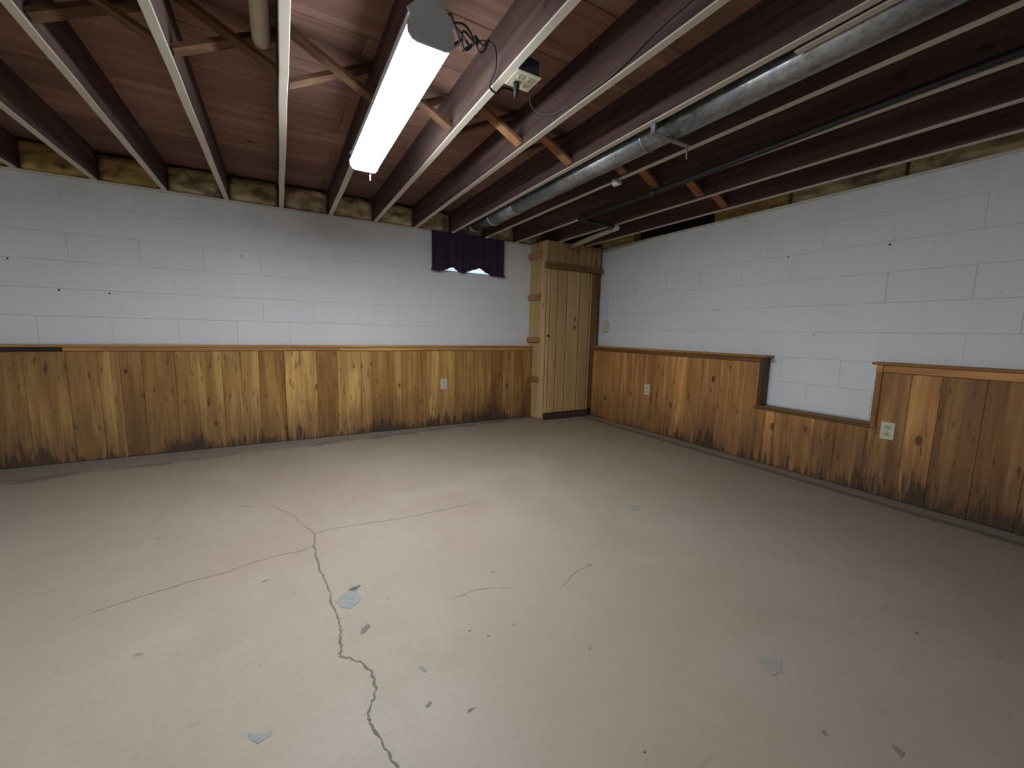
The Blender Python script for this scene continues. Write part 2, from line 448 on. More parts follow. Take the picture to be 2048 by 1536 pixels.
HOLES_B = [((-4.998, 1.291), 0.007), ((-4.724, 1.284), 0.006), ((-3.851, 1.661), 0.005), ((-5.237, 1.493), 0.006)]
# anchor holes and chipped spots in the paint
def wall_mark(parent, c, r, plane, name='drill_hole'):
    ax = '-x' if plane == 'x' else '-y'
    o = (-.0013, c[0], c[1]) if plane == 'x' else (c[0], -.0013, c[1])
    obj(name, lathe(bmesh.new(), [(r, 0), (r*.9, .0012), (0, .0012)], o, ax, 9), M_BLACK if name == 'drill_hole' else M_DARKWOOD, parent)
for c, r in HOLES_R: wall_mark(wall_right, c, r, 'x')
for c, r in HOLES_B: wall_mark(wall_back, c, r, 'y', 'paint_nick')
# painted sill plates on top of the block walls
bm = box(XL, .0, -.005, .14, WZ1, H, bev=.002)
struct(obj('trim_1', bm, M_WHITEWOOD))
struct(obj('trim_2', box(-.005, .14, YF, -.006, WZ1, H, bev=.002), M_WHITEWOOD))

# ------------------------------------------------------------------ ceiling : subfloor sheets, joists, rim boards, bridging
ceiling = struct(obj('ceiling', box(XL-.15, WT+.1, YF-.15, WT+.1, TOP+.022, TOP+.06), M_DARKWOOD))
def pc(name, b, m, **k): return obj(name, b, m, ceiling, **k)
seams = [.25, -.30, -.62, -.94, -1.27, -1.61, -1.95, -2.27, -2.60, -2.93, -3.3, -3.7, -4.1, -4.6, -5.2, -6.0, -6.8, YF]
ends = [XL, -6.5, -4.9, -3.2, -1.6, WT]
for i, (a, b_) in enumerate(zip(seams, seams[1:])):
    off = .5*(i % 2)
    xs = [XL] + [e+off for e in ends[1:-1]] + [WT]
    for x0, x1 in zip(xs, xs[1:]):
        t = .72+.5*random.random()
        pc('subfloor_board', box(x0+.001, x1-.001, b_+.002, a-.002, TOP, TOP+.02+.001*random.random(), bev=.002), M_SHEATH, color=(t*1.05, t*.97, t*.95))
def joist(x, y0, y1, w=.038, top=TOP, bot=H, amp=.0016):
    bm = bmesh.new(); n = 26; prev = None; rg = random.Random(int(x*1000))
    for i in range(n+1):
        y = y0 + (y1-y0)*i/n
        d = rg.uniform(-amp, amp); e = rg.uniform(-amp, amp)*.6
        ring = [bm.verts.new(c) for c in ((x-w/2+d+.003, y, bot+e*.3), (x+w/2+d-.003, y, bot+e*.3), (x+w/2+d, y, bot+.004), (x+w/2, y, top), (x-w/2, y, top), (x-w/2+d, y, bot+.004))]
        if prev:
            for k in range(6):
                f = bm.faces.new((prev[k], prev[(k+1) % 6], ring[(k+1) % 6], ring[k]))
                f.material_index = 1 if k in (0, 1, 5) else 0
        else: bm.faces.new(ring)
        prev = ring
    bm.faces.new(prev[::-1]); return bm
for x in JX:
    o = pc('joist', joist(x, .13, YF), [M_JOIST, M_WHITEWOOD], color=tone(1, 0, .1))
pc('sister_joist', joist(-1.8485, -3.39, YF, w=.034), [M_JOIST, M_WHITEWOOD])
pc('rim_board', box(XL, WT-.02, .16, .20, H, TOP), M_DARKWOOD)
pc('rim_board', box(.16, .20, YF, .158, H, TOP), M_DARKWOOD)
def strut(x0, z0, x1, z1, y, w=.062, t=.019):
    """1x3 board, its broad face turned down the slope"""
    bm = bmesh.new(); d = Vector((x1-x0, 0, z1-z0)).normalized(); n = Vector((-d.z, 0, d.x))
    a = Vector((x0, 0, z0)); b = Vector((x1, 0, z1)); vs = []
    for p in (a, b):
        for sy, sn in ((-w/2, -t/2), (w/2, -t/2), (w/2, t/2), (-w/2, t/2)):
            vs.append(bm.verts.new(p + n*sn + Vector((0, y+sy, 0))))
    for q in ((0,1,2,3), (7,6,5,4), (0,4,5,1), (1,5,6,2), (2,6,7,3), (3,7,4,0)): bm.faces.new([vs[i] for i in q])
    return bm
for i, (xa, xb) in enumerate(zip(JX, JX[1:])):
    if xa < -6.4: continue
    y = -2.10 + random.uniform(-.04, .04)
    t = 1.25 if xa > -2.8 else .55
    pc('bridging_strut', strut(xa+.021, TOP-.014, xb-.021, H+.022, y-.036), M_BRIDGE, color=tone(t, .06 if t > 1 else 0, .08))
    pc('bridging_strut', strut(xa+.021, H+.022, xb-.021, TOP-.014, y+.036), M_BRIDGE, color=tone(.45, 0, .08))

# ------------------------------------------------------------------ insulation batts
def batt(x0, x1, y0, y1, z0, z1, axis, seed, amp=.038):
    """a soft block whose room-side face is lumpy"""
    from mathutils import noise as nz
    bm = bmesh.new(); n = 14; m = 8
    G_ = {}
    for s in (0, 1):
        for i in range(n+1):
            for j in range(m+1):
                u, v = i/n, j/m
                edge = min(1, min(u, 1-u, v, 1-v)*7)
                lump = (nz.noise(Vector((u*5+seed, v*3.5, seed*2.3)))*1.3 + .4*nz.noise(Vector((u*15, v*10+seed, seed))))*amp
                z = z0+(z1-z0)*v
                if axis == 'y':
                    x = x0+(x1-x0)*u; y = y1 if s else y0 + (1-edge)*.025 - lump*edge
                    if v == 1 and not s: z -= abs(nz.noise(Vector((u*4, seed, 1))))*.03
                else:
                    y = y0+(y1-y0)*u; x = x1 if s else x0 + (1-edge)*.012 - lump*edge
                G_[s, i, j] = bm.verts.new((x, y, z))
    for s in (0, 1):
        for i in range(n):
            for j in range(m):
                f = bm.faces.new((G_[s,i,j], G_[s,i+1,j], G_[s,i+1,j+1], G_[s,i,j+1])); f.smooth = True
    for i in range(n):
        bm.faces.new((G_[0,i,0], G_[1,i,0], G_[1,i+1,0], G_[0,i+1,0])); bm.faces.new((G_[0,i,m], G_[0,i+1,m], G_[1,i+1,m], G_[1,i,m]))
    for j in range(m):
        bm.faces.new((G_[0,0,j], G_[0,0,j+1], G_[1,0,j+1], G_[1,0,j])); bm.faces.new((G_[0,n,j], G_[1,n,j], G_[1,n,j+1], G_[0,n,j+1]))
    return bm
names = {-5.154: ('M_INS', 'bright yellow glass wool batt in the joist bay nearest the left edge'),
         -4.747: ('M_INS', 'bright yellow glass wool batt in the second joist bay from the left edge'),
         -4.341: ('M_INS2', 'brown stained glass wool batt in the third joist bay from the left'),
         -3.935: ('M_INS2', 'tan curled glass wool batt in the fourth joist bay, left of the straight-on joist'),
         -3.528: ('M_INS2', 'tan glass wool batt over the back wall just left of the lit tube lamp'),
         -3.122: ('M_INS2', 'grey glass wool batt over the back wall directly beyond the tube lamp'),
         -2.715: ('M_INS2', 'grey glass wool batt over the back wall just right of the tube lamp'),
         -2.309: ('M_INS2', 'tan glass wool batt above the left end of the plum valance'),
         -1.903: ('M_INS2', 'grey glass wool batt behind the galvanised duct above the valance'),
         -1.496: ('M_INS2', 'tan glass wool batt above the right end of the plum valance'),
         -1.090: ('M_INS2', 'dark stained glass wool batt tucked above the left side of the closet'),
         -5.560: ('M_INS', 'dim glass wool batt cut by the left edge above the back wall')}
for k, (mn, lab) in names.items():
    m_ = {'M_INS': M_INS, 'M_INS2': M_INS2}[mn]
    o = obj('insulation_batt', batt(k+.024, k+JS-.024, .0, .15, H+.001, TOP-.012, 'y', k), m_)
    tag(o, lab, 'insulation', 'glass wool batts stuffed between the joists')
for y0, y1, lab, m_ in ((-.78, -.03, 'yellow glass wool batt on the right wall top beside the closet', M_INS),
                        (-2.45, -1.80, 'yellow glass wool batt on the right wall just past the black gap', M_INS),
                        (-3.15, -2.47, 'brown stained glass wool batt on top of the right wall above the wainscot notch', M_INS2),
                        (-4.30, -3.17, 'dark glass wool batt on the right wall top, running out of the right edge', M_INS2)):
    o = obj('insulation_batt', batt(.02, .15, y0, y1, H+.001, H+.19, 'x', y0), m_)
    tag(o, lab, 'insulation', 'glass wool batts stuffed between the joists')

# ------------------------------------------------------------------ window behind the valance
w0, w1, wz = win[0], win[1], win[2]
wnd = bpy.data.objects.new('window_1', None); COL.objects.link(wnd); wnd.location = ((w0+w1)/2, .1, wz); struct(wnd)
bm = bmesh.new()
bx(bm, w0, w1, .085, .12, wz, wz+.016, .002); bx(bm, w0, w1, .085, .12, WZ1-.03, WZ1, .002)
bx(bm, w0, w0+.03, .085, .12, wz+.016, WZ1-.03, .002); bx(bm, w1-.03, w1, .085, .12, wz+.016, WZ1-.03, .002)
obj('window_frame', bm, M_WHITE, wnd)
for z in (wz+.055, wz+.10, wz+.2):
    obj('glazing_bar', box(w0+.03, w1-.03, .095, .11, z, z+.006), M_WHITE, wnd)
obj('pane', box(w0+.03, w1-.03, .101, .104, wz+.016, WZ1-.03), M_GLASS, wnd)
obj('added_well_board', box(w0-.3, w1+.3, .75, .79, .9, 1.86, bev=.01), plain('white_well_board', (.85, .88, .9), .9), wnd)  # white board added outside, sky-lit so the gap under the hem shows bright

# ------------------------------------------------------------------ wainscot, back wall
wb = thing('wood_wainscot', (-3.0, -TB/2, 0), 'knotty pine wainscot along the long back wall with a straight cap rail', 'wainscot')
edges = [-7.9, -7.7, -7.5, -7.3, -7.1, -6.9, -6.7, -6.5, -6.3, -6.1, -5.92, -5.75, -5.56, -5.36, -5.195, -4.975, -4.807, -4.681, -4.552, -4.349, -4.21, -4.034, -3.899, -3.767, -3.57, -3.304, -3.125, -2.906, -2.801, -2.599, -2.501, -2.234, -1.908, -1.614, -1.459, -1.293, -1.142, -.89]
tones = {-5.195: (.80, .02), -4.975: (.95, .0), -4.807: (.98, 0), -4.681: (.72, .05), -4.552: (.80, .04), -4.349: (.88, .02), -4.21: (.95, 0), -4.034: (1.0, -.02), -3.899: (1.12, -.04), -3.767: (.78, .12), -3.57: (1.25, -.03), -3.304: (.78, .14), -3.125: (1.30, -.04), -2.906: (1.2, -.02), -2.801: (.85, .08), -2.599: (1.02, .02), -2.501: (.85, .08), -2.234: (1.28, -.03), -1.908: (.98, .02), -1.614: (.9, .04), -1.459: (.70, .12), -1.293: (1.12, 0), -1.142: (.78, .06)}
for a, b_ in zip(edges, edges[1:]):
    t, rd = tones.get(a, (random.uniform(.75, .95), .02)); t = .93 + (t-.95)*1.25
    gap = .0022 if a in (-3.57, -5.56) else .0009
    obj('board', box(a+gap, b_-.0009, -TB-random.uniform(0, .002), -TB+.019, .003+random.uniform(0, .003), .85, bev=.0011), M_WAIN, wb, color=tone(t, rd, .03))
obj('apron_trim', box(-7.9, -4.985, -TB-.013, -TB-.0025, .842, .874, bev=.003), M_DARKWOOD, wb, label='nearly black length of apron trim at the left end')
obj('apron_trim', box(-4.983, -3.10, -TB-.013, -TB-.0025, .842, .874, bev=.003), M_TRIM_H, wb, color=(1.0, .95, .9))
obj('apron_trim', box(-3.098, -.89, -TB-.014, -TB-.0025, .838, .871, bev=.003), M_TRIM_H, wb, color=(1.25, 1.2, 1.1))
obj('cap_rail', box(-7.9, -3.4, -TB-.022, -.001, .8745, .891, bev=.003), M_TRIM_H, wb, color=(1.2, 1.15, 1.05))
obj('cap_rail', box(-3.398, -.89, -TB-.022, -.001, .8745, .891, bev=.003), M_TRIM_H, wb, color=(1.35, 1.25, 1.1))
obj('framing', box(-7.9, -.90, -TB+.02, -.002, .02, .872), M_DARKWOOD, wb)

# ------------------------------------------------------------------ wainscot, right wall with the notch
wr = thing('wood_wainscot', (-TR/2, -2.5, 0), 'reddish knotty pine wainscot along the right wall, stepping down in a notch', 'wainscot')
NY0, NY1, NZ = -2.435, -3.19, .478
e2 = [-.334, -.678, -.926, -1.283, -1.45, -1.601, -1.729, -1.97, -2.177, -2.311, NY0, -2.505, -2.58, -2.682, -2.867, -3.001, -3.176, NY1, -3.37, -3.507, -3.69, -3.87, -4.05, -4.25, -4.42, -4.62, -4.8, -5.0, -5.2, -5.4]
t2 = {-.678: 1.0, -.926: 1.1, -1.283: .98, -1.45: .9, -1.601: 1.12, -1.729: 1.28, -1.97: .95, -2.177: .98, -2.311: 1.05, NY0: .9, -2.505: .9, -2.58: 1.3, -2.682: .95, -2.867: 1.15, -3.001: .85, -3.176: .72, NY1: .8, -3.37: .8, -3.507: 1.2, -3.69: .62, -3.87: .66}
e2s = sorted(set(e2), reverse=True)
for a, b_ in zip(e2s, e2s[1:]):
    mid = (a+b_)/2
    top = NZ-.004 if NY1 < mid < NY0 else .866
    obj('board', box(-TR-random.uniform(0, .002), -TR+.019, b_+.0008, a-.0008, .004+random.uniform(0, .003), top, bev=.0011), M_WAIN_R, wr, color=tone(t2.get(b_, .75), .03, .04))
obj('cap_rail', box(-TR-.024, -.001, -2.475, -.334, .886, .903, bev=.003), M_TRIM_Y, wr, color=(1.25, 1.15, 1.0))
obj('apron_trim', box(-TR-.016, -TR-.0025, -2.44, -.334, .848, .8855, bev=.003), M_TRIM_Y, wr, color=(.45, .42, .40), label='dark brown apron trim under the first cap')
obj('return_board', box(-TR-.004, -.002, NY0-.014, NY0+.004, NZ+.004, .885, bev=.002), M_TRIM_Z, wr, color=(.36, .36, .36), label='dark end board facing the notch')
obj('corner_trim', box(-TR-.012, -TR-.0025, NY0+.0045, NY0+.03, NZ+.004, .847, bev=.002), M_TRIM_Z, wr, color=(1.0, .95, .9))
obj('notch_sill', box(-TR-.018, -.001, NY1, NY0+.03, NZ-.003, NZ+.003+.0, bev=.001), M_TRIM_Y, wr, color=(.7, .7, .7))
obj('notch_edge_trim', box(-TR-.016, -TR-.0025, NY1-.001, NY0+.02, NZ-.022, NZ-.004, bev=.002), M_TRIM_Y, wr, color=(.42, .40, .38))
obj('corner_trim', box(-TR-.014, -TR-.0025, NY1-.034, NY1-.001, NZ-.02, .884, bev=.003), M_TRIM_Z, wr, color=(.85, .8, .75))
obj('return_board', box(-TR-.0, -.002, NY1-.02, NY1-.0015, NZ, .884), M_TRIM_Z, wr, color=(.8, .8, .8))
obj('cap_rail', box(-TR-.024, -.001, -5.4, -3.165, .886, .903, bev=.003), M_TRIM_Y, wr, color=(1.0, .92, .85))
obj('apron_trim', box(-TR-.016, -TR-.0025, -5.4, NY1-.0005-.035, .838, .8855, bev=.003), M_TRIM_Y, wr, color=(1.35, 1.2, 1.05), label='tan apron trim under the second cap')
obj('apron_trim', box(-TR-.018, -TR-.0145, NY1-.034, NY1-.001, .838, .8855, bev=.001), M_TRIM_Y, wr, color=(1.35, 1.2, 1.05))
bm = bmesh.new(); bx(bm, -TR+.02, -.002, NY0+.02, -.336, .03, .884); bx(bm, -TR+.02, -.002, NY1-.021, NY0+.02, .03, NZ-.004); bx(bm, -TR+.02, -.002, -5.4, NY1-.021, .03, .884)
obj('framing', bm, M_DARKWOOD, wr)

# ------------------------------------------------------------------ closet in the corner
CX0, CD, CX1 = -.885, -.32, -.055
cl = thing('corner_closet', ((CX0+CX1)/2, CD/2, 0), 'tall narrow pale pine closet with plank door filling the room corner', 'closet')
CT = H-.002
# side boards
sb = [-.002, -.125, -.245, CD]
for i, (a, b_) in enumerate(zip(sb, sb[1:])):
    obj('side_board', box(CX0-.002 if i == 2 else CX0, CX0+.019, b_+.0044, a-.0044, .006, CT, bev=.003), M_CLOSET, cl, color=tone((1.0, .95, 1.15)[i], 0, .02))
# door posts and header boards
obj('corner_post', box(CX0-.002, CX0+.022, CD-.019, CD-.0005, .006, CT, bev=.003), M_CLOSET, cl, color=tone(1.1))
obj('side_jamb', box(-.158, CX1, CD-.010, CD+.012, .09, 1.80, bev=.003), M_TRIM_Z, cl, color=(.55, .50, .45), label='dark stained jamb right of the door')
hx = [CX0+.023, -.82, -.71, -.60, -.50, -.40, -.30, -.20, -.12, CX1]
for a, b_ in zip(hx, hx[1:]):
    obj('header_board', box(a+.0042, b_-.0042, CD-.019, CD-.001, 1.81, CT, bev=.0025), M_CLOSET, cl, color=tone(.72, .08, .06))
obj('header_batten', box(CX0-.02, CX1+.006, CD-.058, CD-.0195, 1.800, 1.866, bev=.004), M_TRIM_H, cl, color=(.55, .52, .5), label='dark batten across the top of the door')
obj('threshold_board', box(CX0+.024, -.165, CD-.030, CD-.0195, .008, .082, bev=.004), M_DARKWOOD, cl, color=(1.7, 1.6, 1.5), label='dark mouldy toe board')
obj('closet_top', box(CX0+.02, CX1, CD+.013, -.002, H-.022, H-.004), M_CLOSET, cl)
obj('closet_lining', box(CX0+.02, CX1, CD+.014, CD+.03, .01, H-.024), M_DARKWOOD, cl)
obj('closet_side', box(CX1-.018, CX1-.0005, CD+.031, -.002, .9, H-.024), M_TRIM_Z, cl, color=(.7, .7, .7))
for z, y0, y1 in ((1.93, -.004, -.262), (1.445, -.004, -.265), (.935, -.004, -.262), (.463, -.124, -.262)):
    obj('batten', box(CX0-.030, CX0-.0025, y1, y0, z, z+.062, bev=.003), M_TRIM_Y, cl, color=tone(1.0, .02, .1))
door = bpy.data.objects.new('door', None); COL.objects.link(door); door.parent = cl; door.location = Vector((-.5, CD-.01, .0)) - wloc(cl)
dx = [CX0+.026, -.805, -.70, -.558, -.363, -.205, -.168]
for i, (a, b_) in enumerate(zip(dx, dx[1:])):
    if i == 5: a2, b2 = a, b_
    obj('door_board', box(a+.0055, b_-.0055, CD-.018-random.uniform(0, .001), CD-.002, .084, 1.799, bev=.004), M_CLOSET, door, color=tone((1.15, 1.03, .92, .98, .87, .8)[i], .02, .02))
bm = lathe(bmesh.new(), [(.0, .034), (.008, .034), (.0125, .028), (.0125, .022), (.006, .016), (.005, .004), (.011, .003), (.011, 0)], (-.835, CD-.019, 1.02), '-y', 16)
obj('door_knob', bm, M_KNOB, door)

# ------------------------------------------------------------------ outlets
def outlet(name, c, plane, label, w=.072, h=.116):
    """c: centre on the surface; plane 'y' faces -y, 'x' faces -x"""
    t = thing(name, c, label, 'outlet')
    def P(u0, u1, v0, v1, d0, d1, bev=0):
        if plane == 'y': return box(c[0]+u0, c[0]+u1, c[1]-d1, c[1]-d0, c[2]+v0, c[2]+v1, bev=bev)
        return box(c[0]-d1, c[0]-d0, c[1]-u1, c[1]-u0, c[2]+v0, c[2]+v1, bev=bev)
    obj('cover_plate', P(-w/2, w/2, -h/2, h/2, .0003, .006, .0022), M_IVORY, t)
    for s in (-1, 1):
        rr = obj('receptacle', P(-.017, .017, s*.0235-.0145, s*.0235+.0145, .006, .0085, .004), M_IVORY2, t)
        for u, v, du, dv in ((-.0065, -.004, .0012, .0042), (.0065, -.004, .0012, .0036), (0, .0065, .0028, .0028)):
            obj('slot', P(u-du, u+du, s*.0235+v-dv, s*.0235+v+dv, .0083, .0090), M_SLOT, rr)
    ax = '-y' if plane == 'y' else '-x'
    o0 = (c[0], c[1]-.006, c[2]) if plane == 'y' else (c[0]-.006, c[1], c[2])
    obj('screw', lathe(bmesh.new(), [(.0035, 0), (.003, .0012), (0, .0014)], o0, ax, 10), M_SCREW, t)
    return t
outlet('wall_outlet', (-2.042, -TB-.002, .470), 'y', 'ivory duplex outlet low in the back wall wainscot')
outlet('wall_outlet', (-TR-.002, -1.250, .457), 'x', 'ivory duplex outlet in the right wainscot nearer the closet')
outlet('wall_outlet', (-TR-.002, -3.287, .453), 'x', 'large-looking ivory duplex outlet in the right wainscot past the notch')

# surface box and conduit on the right wall
sbx = thing('surface_outlet_box', (-.02, -.452, 1.085), 'cream surface-mounted outlet box on the right wall beside the closet', 'outlet box')
obj('box_body', box(-.040, -.001, -.490, -.414, 1.085, 1.205, bev=.004), M_IVORY, sbx)
rr = obj('cover', box(-.046, -.0405, -.494, -.410, 1.082, 1.208, bev=.002), M_IVORY, sbx)
for s in (-1, 1):
    obj('receptacle', box(-.0485, -.046, -.467, -.437, 1.145+s*.024-.014, 1.145+s*.024+.014, bev=.003), M_IVORY2, rr)
cnd = obj('conduit', tube(bmesh.new(), [(-.012, -.444, 1.209), (-.012, -.444, 2.07), (-.018, -.444, 2.12), (.01, -.44, 2.17)], .0085, 10), M_WHITE)
tag(cnd, 'thin white painted conduit running up from the surface box to the ceiling', 'conduit')

# ------------------------------------------------------------------ valance
val = thing('window_valance', (-1.73, -.05, 1.69), 'dark plum scalloped fabric valance hanging over the small window', 'curtain')
hem = [(-2.172, 1.692), (-2.07, 1.686), (-2.0, 1.71), (-1.935, 1.742), (-1.88, 1.715), (-1.83, 1.692), (-1.79, 1.692), (-1.70, 1.73), (-1.606, 1.76), (-1.52, 1.722), (-1.434, 1.688), (-1.36, 1.688), (-1.29, 1.684)]
def hemz(x):
    for (a, za), (b, zb) in zip(hem, hem[1:]):
        if a <= x <= b: return za + (zb-za)*(x-a)/(b-a)
    return hem[-1][1]
def pleat(x, v):
    return -.058 - .010*math.sin(x*58+math.sin(x*17)*1.5)*(.35+.65*(1-v)) - .006*math.sin(x*23+1)
def sheet(bm, x0, x1, n, m, zf, yf, th=.003):
    g = {}
    for s in (0, 1):
        for i in range(n+1):
            for j in range(m+1):
                x = x0+(x1-x0)*i/n; v = j/m
                g[s,i,j] = bm.verts.new((x, yf(x, v)+s*th, zf(x, v)))
    for s in (0, 1):
        for i in range(n):
            for j in range(m):
                f = bm.faces.new((g[s,i,j], g[s,i+1,j], g[s,i+1,j+1], g[s,i,j+1])); f.smooth = True
    for i in range(n):
        for j in (0, m): bm.faces.new((g[0,i,j], g[0,i+1,j], g[1,i+1,j], g[1,i,j]))
    for j in range(m):
        for i in (0, n): bm.faces.new((g[0,i,j], g[0,i,j+1], g[1,i,j+1], g[1,i,j]))
    return bm
ZT = H-.012
obj('curtain_fabric', sheet(bmesh.new(), -2.160, -1.290, 150, 12, lambda x, v: hemz(x)+.018+(ZT-hemz(x)-.018)*v, pleat), M_FABRIC, val)
obj('ruffle', sheet(bmesh.new(), -2.172, -1.282, 240, 3, lambda x, v: hemz(x)-.002+.026*v+.002*math.sin(x*140), lambda x, v: pleat(x, 0)-.006-.006*math.sin(x*150)*(1-v)), M_FABRIC, val)
obj('curtain_rod', tube(bmesh.new(), [(-2.17, -.03, ZT-.015), (-1.28, -.03, ZT-.015)], .008, 10), M_FIXT, val)
for x in (-2.165, -1.285): obj('rod_bracket', box(x-.006, x+.006, -.038, -.002, ZT-.03, ZT, bev=.001), M_FIXT, val)

# ------------------------------------------------------------------ ceiling light and added fill lamp
def fixture(x, y0, y1, label, lens):
    t = thing('ceiling_light', (x, (y0+y1)/2, 1.965), label, 'light')
    sec = [(-.066, 2.035), (-.0755, 2.010), (-.073, 1.985), (-.060, 1.969), (-.045, 1.965), (.045, 1.965), (.060, 1.969), (.073, 1.985), (.0755, 2.010), (.066, 2.035)]
    def prism(sec, ya, yb):
        bm = bmesh.new(); A = [bm.verts.new((x+u, ya, z)) for u, z in sec]; B = [bm.verts.new((x+u, yb, z)) for u, z in sec]
        n = len(sec)
        for k in range(n): bm.faces.new((A[k], A[(k+1) % n], B[(k+1) % n], B[k]))
        bm.faces.new(A); bm.faces.new(B[::-1]); return bm
    bm = prism(sec, y0+.008, y1-.008); bm.normal_update()
    bmesh.ops.recalc_face_normals(bm, faces=bm.faces[:])
    for f in bm.faces: f.material_index = 2 if f.normal.z > .1 else (0 if f.normal.z < -.8 else 1)
    obj('diffuser', bm, lens, t)
    obj('housing', prism([(-.064, 2.036), (-.074, 2.040), (-.070, 2.056), (-.045, 2.080), (-.040, H-.001), (.040, H-.001), (.045, 2.080), (.070, 2.056), (.074, 2.040), (.064, 2.036)], y0+.004, y1-.004), M_FIXT, t)
    cs = [(u*1.05, z-.003 if z < 2 else z) for u, z in sec] + [(.079, 2.050), (.045, 2.085), (-.045, 2.085), (-.079, 2.050)]
    for ya, yb in ((y0, y0+.007), (y1-.007, y1)):
        obj('end_cap', prism(cs, ya-.001, yb), M_FIXT, t)
    return t
lt = fixture(-3.122, -2.935, -1.715, 'lit white four-foot wraparound tube lamp under the ceiling joist', [M_LENS, M_LENS_S, M_FIXT])
obj('pull_tab', tube(bmesh.new(), [(-3.085, -1.705, 1.985), (-3.085, -1.70, 1.945), (-3.085, -1.70, 1.925)], .004, 8), M_FIXT, lt)
fixture(-5.967, -4.75, -3.53, 'unseen fill lamp added beyond the left edge of the view', [M_LENS_FILL, M_LENS_FILL_S, M_FIXT])  # unseen tube lamp added as fill to balance the room's brightness

# lamp cord with its tangle and plug
cord = thing('power_cord', (-2.66, -2.72, 2.05), 'black lamp cord tangled beside the tube lamp and plugged into the ceiling outlet', 'cord')
pth = [(-3.07, -2.90, 2.085), (-3.02, -2.84, 2.15), (-2.97, -2.74, 2.20), (-2.93, -2.70, 2.17), (-2.97, -2.66, 2.16), (-2.99, -2.72, 2.19), (-2.93, -2.74, 2.21), (-2.87, -2.70, 2.19), (-2.90, -2.66, 2.17), (-2.85, -2.70, 2.20),
       (-2.80, -2.74, 2.18), (-2.76, -2.68, 2.14), (-2.754, -2.612, 2.107), (-2.700, -2.578, 2.107), (-2.685, -2.57, 2.13), (-2.64, -2.53, 2.17), (-2.60, -2.55, 2.16), (-2.625, -2.62, 2.085), (-2.668, -2.69, 2.055)]
obj('cable', tube(bmesh.new(), smooth_path(pth, 6), .0042, 8), M_BLACK, cord)
for k in range(3):
    c = Vector((-2.935+.045*k, -2.70-.012*k, 2.18)); rad = .04-.006*k
    pts = [c + Vector((rad*math.cos(a), rad*.8*math.sin(a), .02*math.sin(a*2+k))) for a in [i*2*math.pi/18 for i in range(19)]]
    obj('cable_loop', tube(bmesh.new(), pts, .0042, 8), M_BLACK, cord)
bm = bmesh.new(); tube(bm, [(-2.670, -2.700, 2.102), (-2.670, -2.700, 2.085), (-2.669, -2.695, 2.062), (-2.668, -2.690, 2.045)], [.013, .013, .010, .005], 12)
obj('plug', bm, M_BLACK, cord)

# ceiling junction box with four receptacles
jb = thing('ceiling_outlet', (-2.647, -2.716, 2.104), 'square ivory four-socket outlet facing down beside a ceiling joist', 'outlet')
obj('cover_plate', box(-2.706, -2.590, -2.774, -2.658, 2.1055, 2.1105, bev=.002), M_IVORY, jb)
obj('junction_box', box(-2.694, -2.598, -2.767, -2.665, 2.1115, 2.175, bev=.003), M_PLUGBOX, jb)
for sx in (-1, 1):
    for sy in (-1, 1):
        cx, cy = -2.648+sx*.024, -2.716+sy*.021
        rr = obj('receptacle', box(cx-.016, cx+.016, cy-.014, cy+.014, 2.103, 2.1055, bev=.0012), M_IVORY2, jb)
        if (sx, sy) == (-1, 1): continue
        for u, v, du, dv in ((-.006, -.003, .0012, .004), (.006, -.003, .0012, .004), (0, .006, .0026, .0026)):
            obj('slot', box(cx+u-du, cx+u+du, cy+v-dv, cy+v+dv, 2.1024, 2.1031), M_SLOT, rr)

# brown cable stapled to the side of the next joist
cb = obj('house_cable', tube(bmesh.new(), smooth_path([(-2.334, YF+.1, 2.21), (-2.334, -4.4, 2.20), (-2.334, -3.3, 2.175), (-2.335, -3.0, 2.135), (-2.336, -2.85, 2.125), (-2.34, -2.5, 2.15), (-2.42, -2.42, 2.20), (-2.52, -2.58, 2.2), (-2.60, -2.66, 2.16)], 6), .004, 8), M_CABLE)
tag(cb, 'thin brown cable drooping along the joist right of the ceiling outlet', 'cable')

# ------------------------------------------------------------------ ducts and pipes
DXC, DZC, DR = -1.752, 2.147, .073
dct = thing('round_duct', (DXC, -3.0, DZC-DR), 'round galvanised steel duct slung between joists above the valance', 'duct')
ys = [-7.4, -5.6, -4.1, -2.62, -1.15, -.72]
for i, (a, b_) in enumerate(zip(ys, ys[1:])):
    bm = bmesh.new(); tube(bm, [(DXC, a+(.0), DZC), (DXC, b_+.03, DZC)], [DR-.0008*(i % 2), DR-.0008*(i % 2)-.0004], 28)
    obj('duct_section', bm, M_GALV, dct)
for y in ys[1:]:
    obj('duct_seam', lathe(bmesh.new(), [(DR, -.006), (DR+.003, -.003), (DR+.003, .003), (DR, .006)], (DXC, y+.03, DZC), 'y', 28), M_GALV, dct)
obj('duct_collar', lathe(bmesh.new(), [(DR+.001, -.012), (DR+.005, -.006), (DR+.005, .010), (DR-.010, .014)], (DXC, -.70, DZC), 'y', 28), plain('bright_duct_clamp', (.75, .77, .8), .3, .6), dct, label='bright silver clamp ring')
obj('duct_reducer', tube(bmesh.new(), [(DXC, -.69, DZC), (DXC-.005, -.5, DZC+.005), (DXC-.01, -.3, DZC+.01)], [DR-.006, DR-.014, DR-.016], 24), plain('dark_flex_duct', (.09, .095, .11), .55, .4), dct)
obj('vent_hood', tube(bmesh.new(), [(DXC-.01, -.30, DZC+.01), (DXC, -.20, DZC-.002), (DXC+.03, -.12, DZC-.0), (DXC+.06, -.06, DZC+.01)], [.056, .055, .050, .048], 20), M_GALV, dct)
hg = thing('duct_hanger', (-1.76, -2.76, 2.055), 'flat grey metal strap crossing under the galvanised duct', 'hanger')
